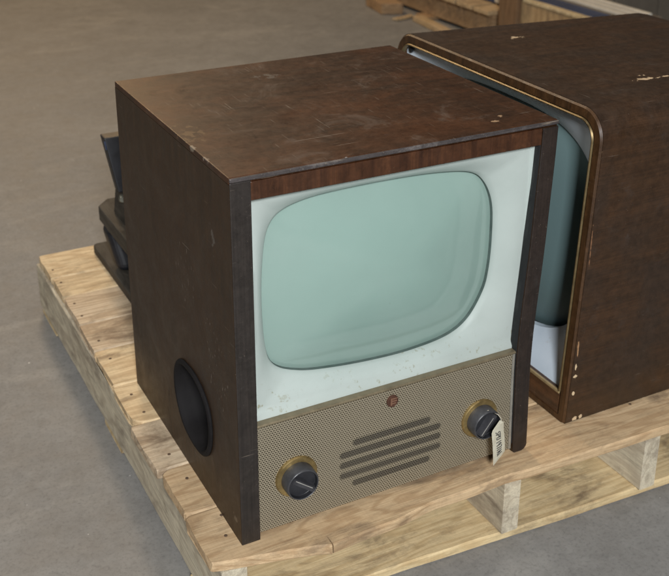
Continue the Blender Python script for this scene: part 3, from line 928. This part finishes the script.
obj('sheen_strip', leaning_block(.0735, .127, .797, .8, .281, .0718, .126, .7995, .802, .297), simple('painted_navy_sheen', (0.03, 0.045, 0.09), 0.35, 0, 0.3, 40), blk)  # added strip, navy sheen of the block put into its colour
obj('clamp_screw', lathe(bmesh.new(), [(.0075, 0), (.0075, .012), (.005, .016)], (.093, .776, .19), (-.35, -1, .1), 18), m_steel, d2, smooth=True)
obj('bracket', box(.36, .42, .62, .80, .136, .20), m_dboard, d2, bevel=.003)

# ------------------------------------------------------------------ things far behind, at the upper right
m_crate = pine('crate_ply', (0.5, 0.36, 0.2), (0.42, 0.29, 0.15), (0.28, 0.18, 0.09), 'z', 1.0)
m_crate_lip = pine('crate_lip', (0.7, 0.58, 0.38), (0.62, 0.5, 0.3), (0.4, 0.28, 0.14), 'x', 5.0)
m_scrap = pine('scrap_timber', (0.45, 0.3, 0.17), (0.36, 0.23, 0.12), (0.2, 0.12, 0.06), 'x', 7.0)
m_scrapd = pine('scrap_pine', (0.6, 0.45, 0.28), (0.5, 0.36, 0.2), (0.3, 0.2, 0.1), 'x', 8.0)
m_blue = simple('blue_plastic', (0.035, 0.055, 0.12), 0.45, 0, 0.3, 12)
m_white = simple('off_white_paint', (0.62, 0.58, 0.5), 0.5, 0, 0.15, 12)
m_greyc = simple('grey_green_steel', (0.17, 0.145, 0.115), 0.5, 0.1, 0.15, 8)

cr = thing('wooden_crate', 'tan wooden crate with a paler top edge behind the larger television', 'crate', (2.2, 2.2, FZ))
obj('crate_wall', box(2.172, 2.188, 1.86, 2.44, FZ+.001, .069), m_crate, cr, bevel=.003)
obj('top_lip', box(2.166, 2.192, 1.855, 2.29, .0695, .084), m_crate_lip, cr, bevel=.003)
obj('corner_post', box(2.15, 2.1715, 2.3, 2.42, FZ+.001, .17), pine('crate_post', (0.25, 0.15, 0.085), (0.2, 0.12, 0.06), (0.12, 0.07, 0.035), 'z', 2.0), cr, bevel=.002)
obj('crate_floor', box(2.189, 2.28, 1.87, 2.43, FZ+.001, -.02), m_crate, cr)
bl = thing('plastic_bin', 'dark blue plastic bin sitting inside the tan crate', 'bin', (2.23, 2.15, -.0195))
obj('bin_body', box(2.197, 2.268, 1.9, 2.42, -.0195, .078), m_blue, bl, bevel=.006)
obj('bin_rim', box(2.194, 2.271, 1.896, 2.424, .0785, .086), m_blue, bl, bevel=.003)
rk = thing('slatted_rack', 'grey rack with three pale slats on its top behind the larger television', 'rack', (2.35, 2.1, FZ))
obj('rack_base', box(2.283, 2.43, 1.8, 2.4, FZ+.001, .082), m_greyc, rk, bevel=.004)
for xx in (2.292, 2.334, 2.378):
    obj('slat', box(xx, xx+.019, 1.82, 2.38, .0825, .096), m_white, rk, bevel=.003)
cb = thing('steel_cabinet', 'grey brown steel cabinet at the top right corner of the picture', 'cabinet', (2.7, 2.2, FZ))
obj('cabinet_body', box(2.47, 3.0, 2.12, 2.6, FZ+.001, .55), m_greyc, cb, bevel=.006)
obj('door', box(2.48, 2.70, 2.105, 2.1195, FZ+.03, .53), m_greyc, cb, bevel=.003)
obj('door', box(2.706, 2.99, 2.105, 2.1195, FZ+.03, .53), m_greyc, cb, bevel=.003)
p2 = thing('wooden_pallet', 'timber pallet partly hidden far behind the larger television', 'pallet', (2.5, 3.0, FZ))
for ya in (2.46, 2.585, 2.71, 2.835, 2.96, 3.085, 3.21, 3.335):
    obj('deck_board', box(2.13, 3.0, ya, ya+.108, -.018, .0), m_scrapd, p2, bevel=.002)
for xa in (2.16, 2.56, 2.93):
    obj('stringer', box(xa, xa+.035, 2.47, 3.44, -.113, -.0185), m_scrap, p2, bevel=.002)
for ya in (2.46, 2.9, 3.34):
    obj('bottom_board', box(2.12, 3.0, ya, ya+.1, FZ+.001, -.1135), m_scrap, p2, bevel=.002)
b2 = thing('plastic_tub', 'small dark blue tub with pale clips standing on the far pallet', 'tub', (2.4, 2.7, .0))
obj('tub_body', box(2.235, 2.44, 2.5, 2.95, .001, .14), m_blue, b2, bevel=.01)
for ya, z in ((2.52, .012), (2.66, .05)):
    obj('clip', box(2.222, 2.2345, ya, ya+.03, z, z+.03), m_white, b2, bevel=.003)
def prism(name, pts, z0, h, mat, lab):
    cx = sum(p[0] for p in pts)/len(pts); cy = sum(p[1] for p in pts)/len(pts)
    o = obj(name, extrude_poly(bmesh.new(), [(x, y, z0) for x, y in pts], (0, 0, h)), mat, None, origin=(cx, cy, FZ), bevel=.003)
    tag(o, lab, 'offcut')
prism('timber_offcut', [(2.13, 3.26), (2.09, 3.06), (2.0, 3.1), (2.03, 3.3)], FZ+.001, .05, m_scrap, 'thick brown timber offcut lying on the floor left of the far pallet')
prism('timber_offcut', [(2.105, 2.92), (2.07, 2.62), (2.03, 2.64), (2.06, 2.93)], FZ+.001, .025, m_scrapd, 'thin tan timber strip lying on the floor nearest the far pallet')
hs = obj('strap', extrude_poly(bmesh.new(), [(1.985, 2.98, FZ+.001), (2.0, 2.955, FZ+.001), (2.05, 2.965, FZ+.001), (2.1, 2.985, FZ+.001), (2.1, 3.015, FZ+.001), (2.05, 2.995, FZ+.001), (2.0, 2.985, FZ+.001)], (0, 0, .012)), m_scrapd, None, origin=(2.05, 2.98, FZ), bevel=.004)
tag(hs, 'thin bent strip of pale packing wood lying on the floor by the far pallet', 'packing strip')
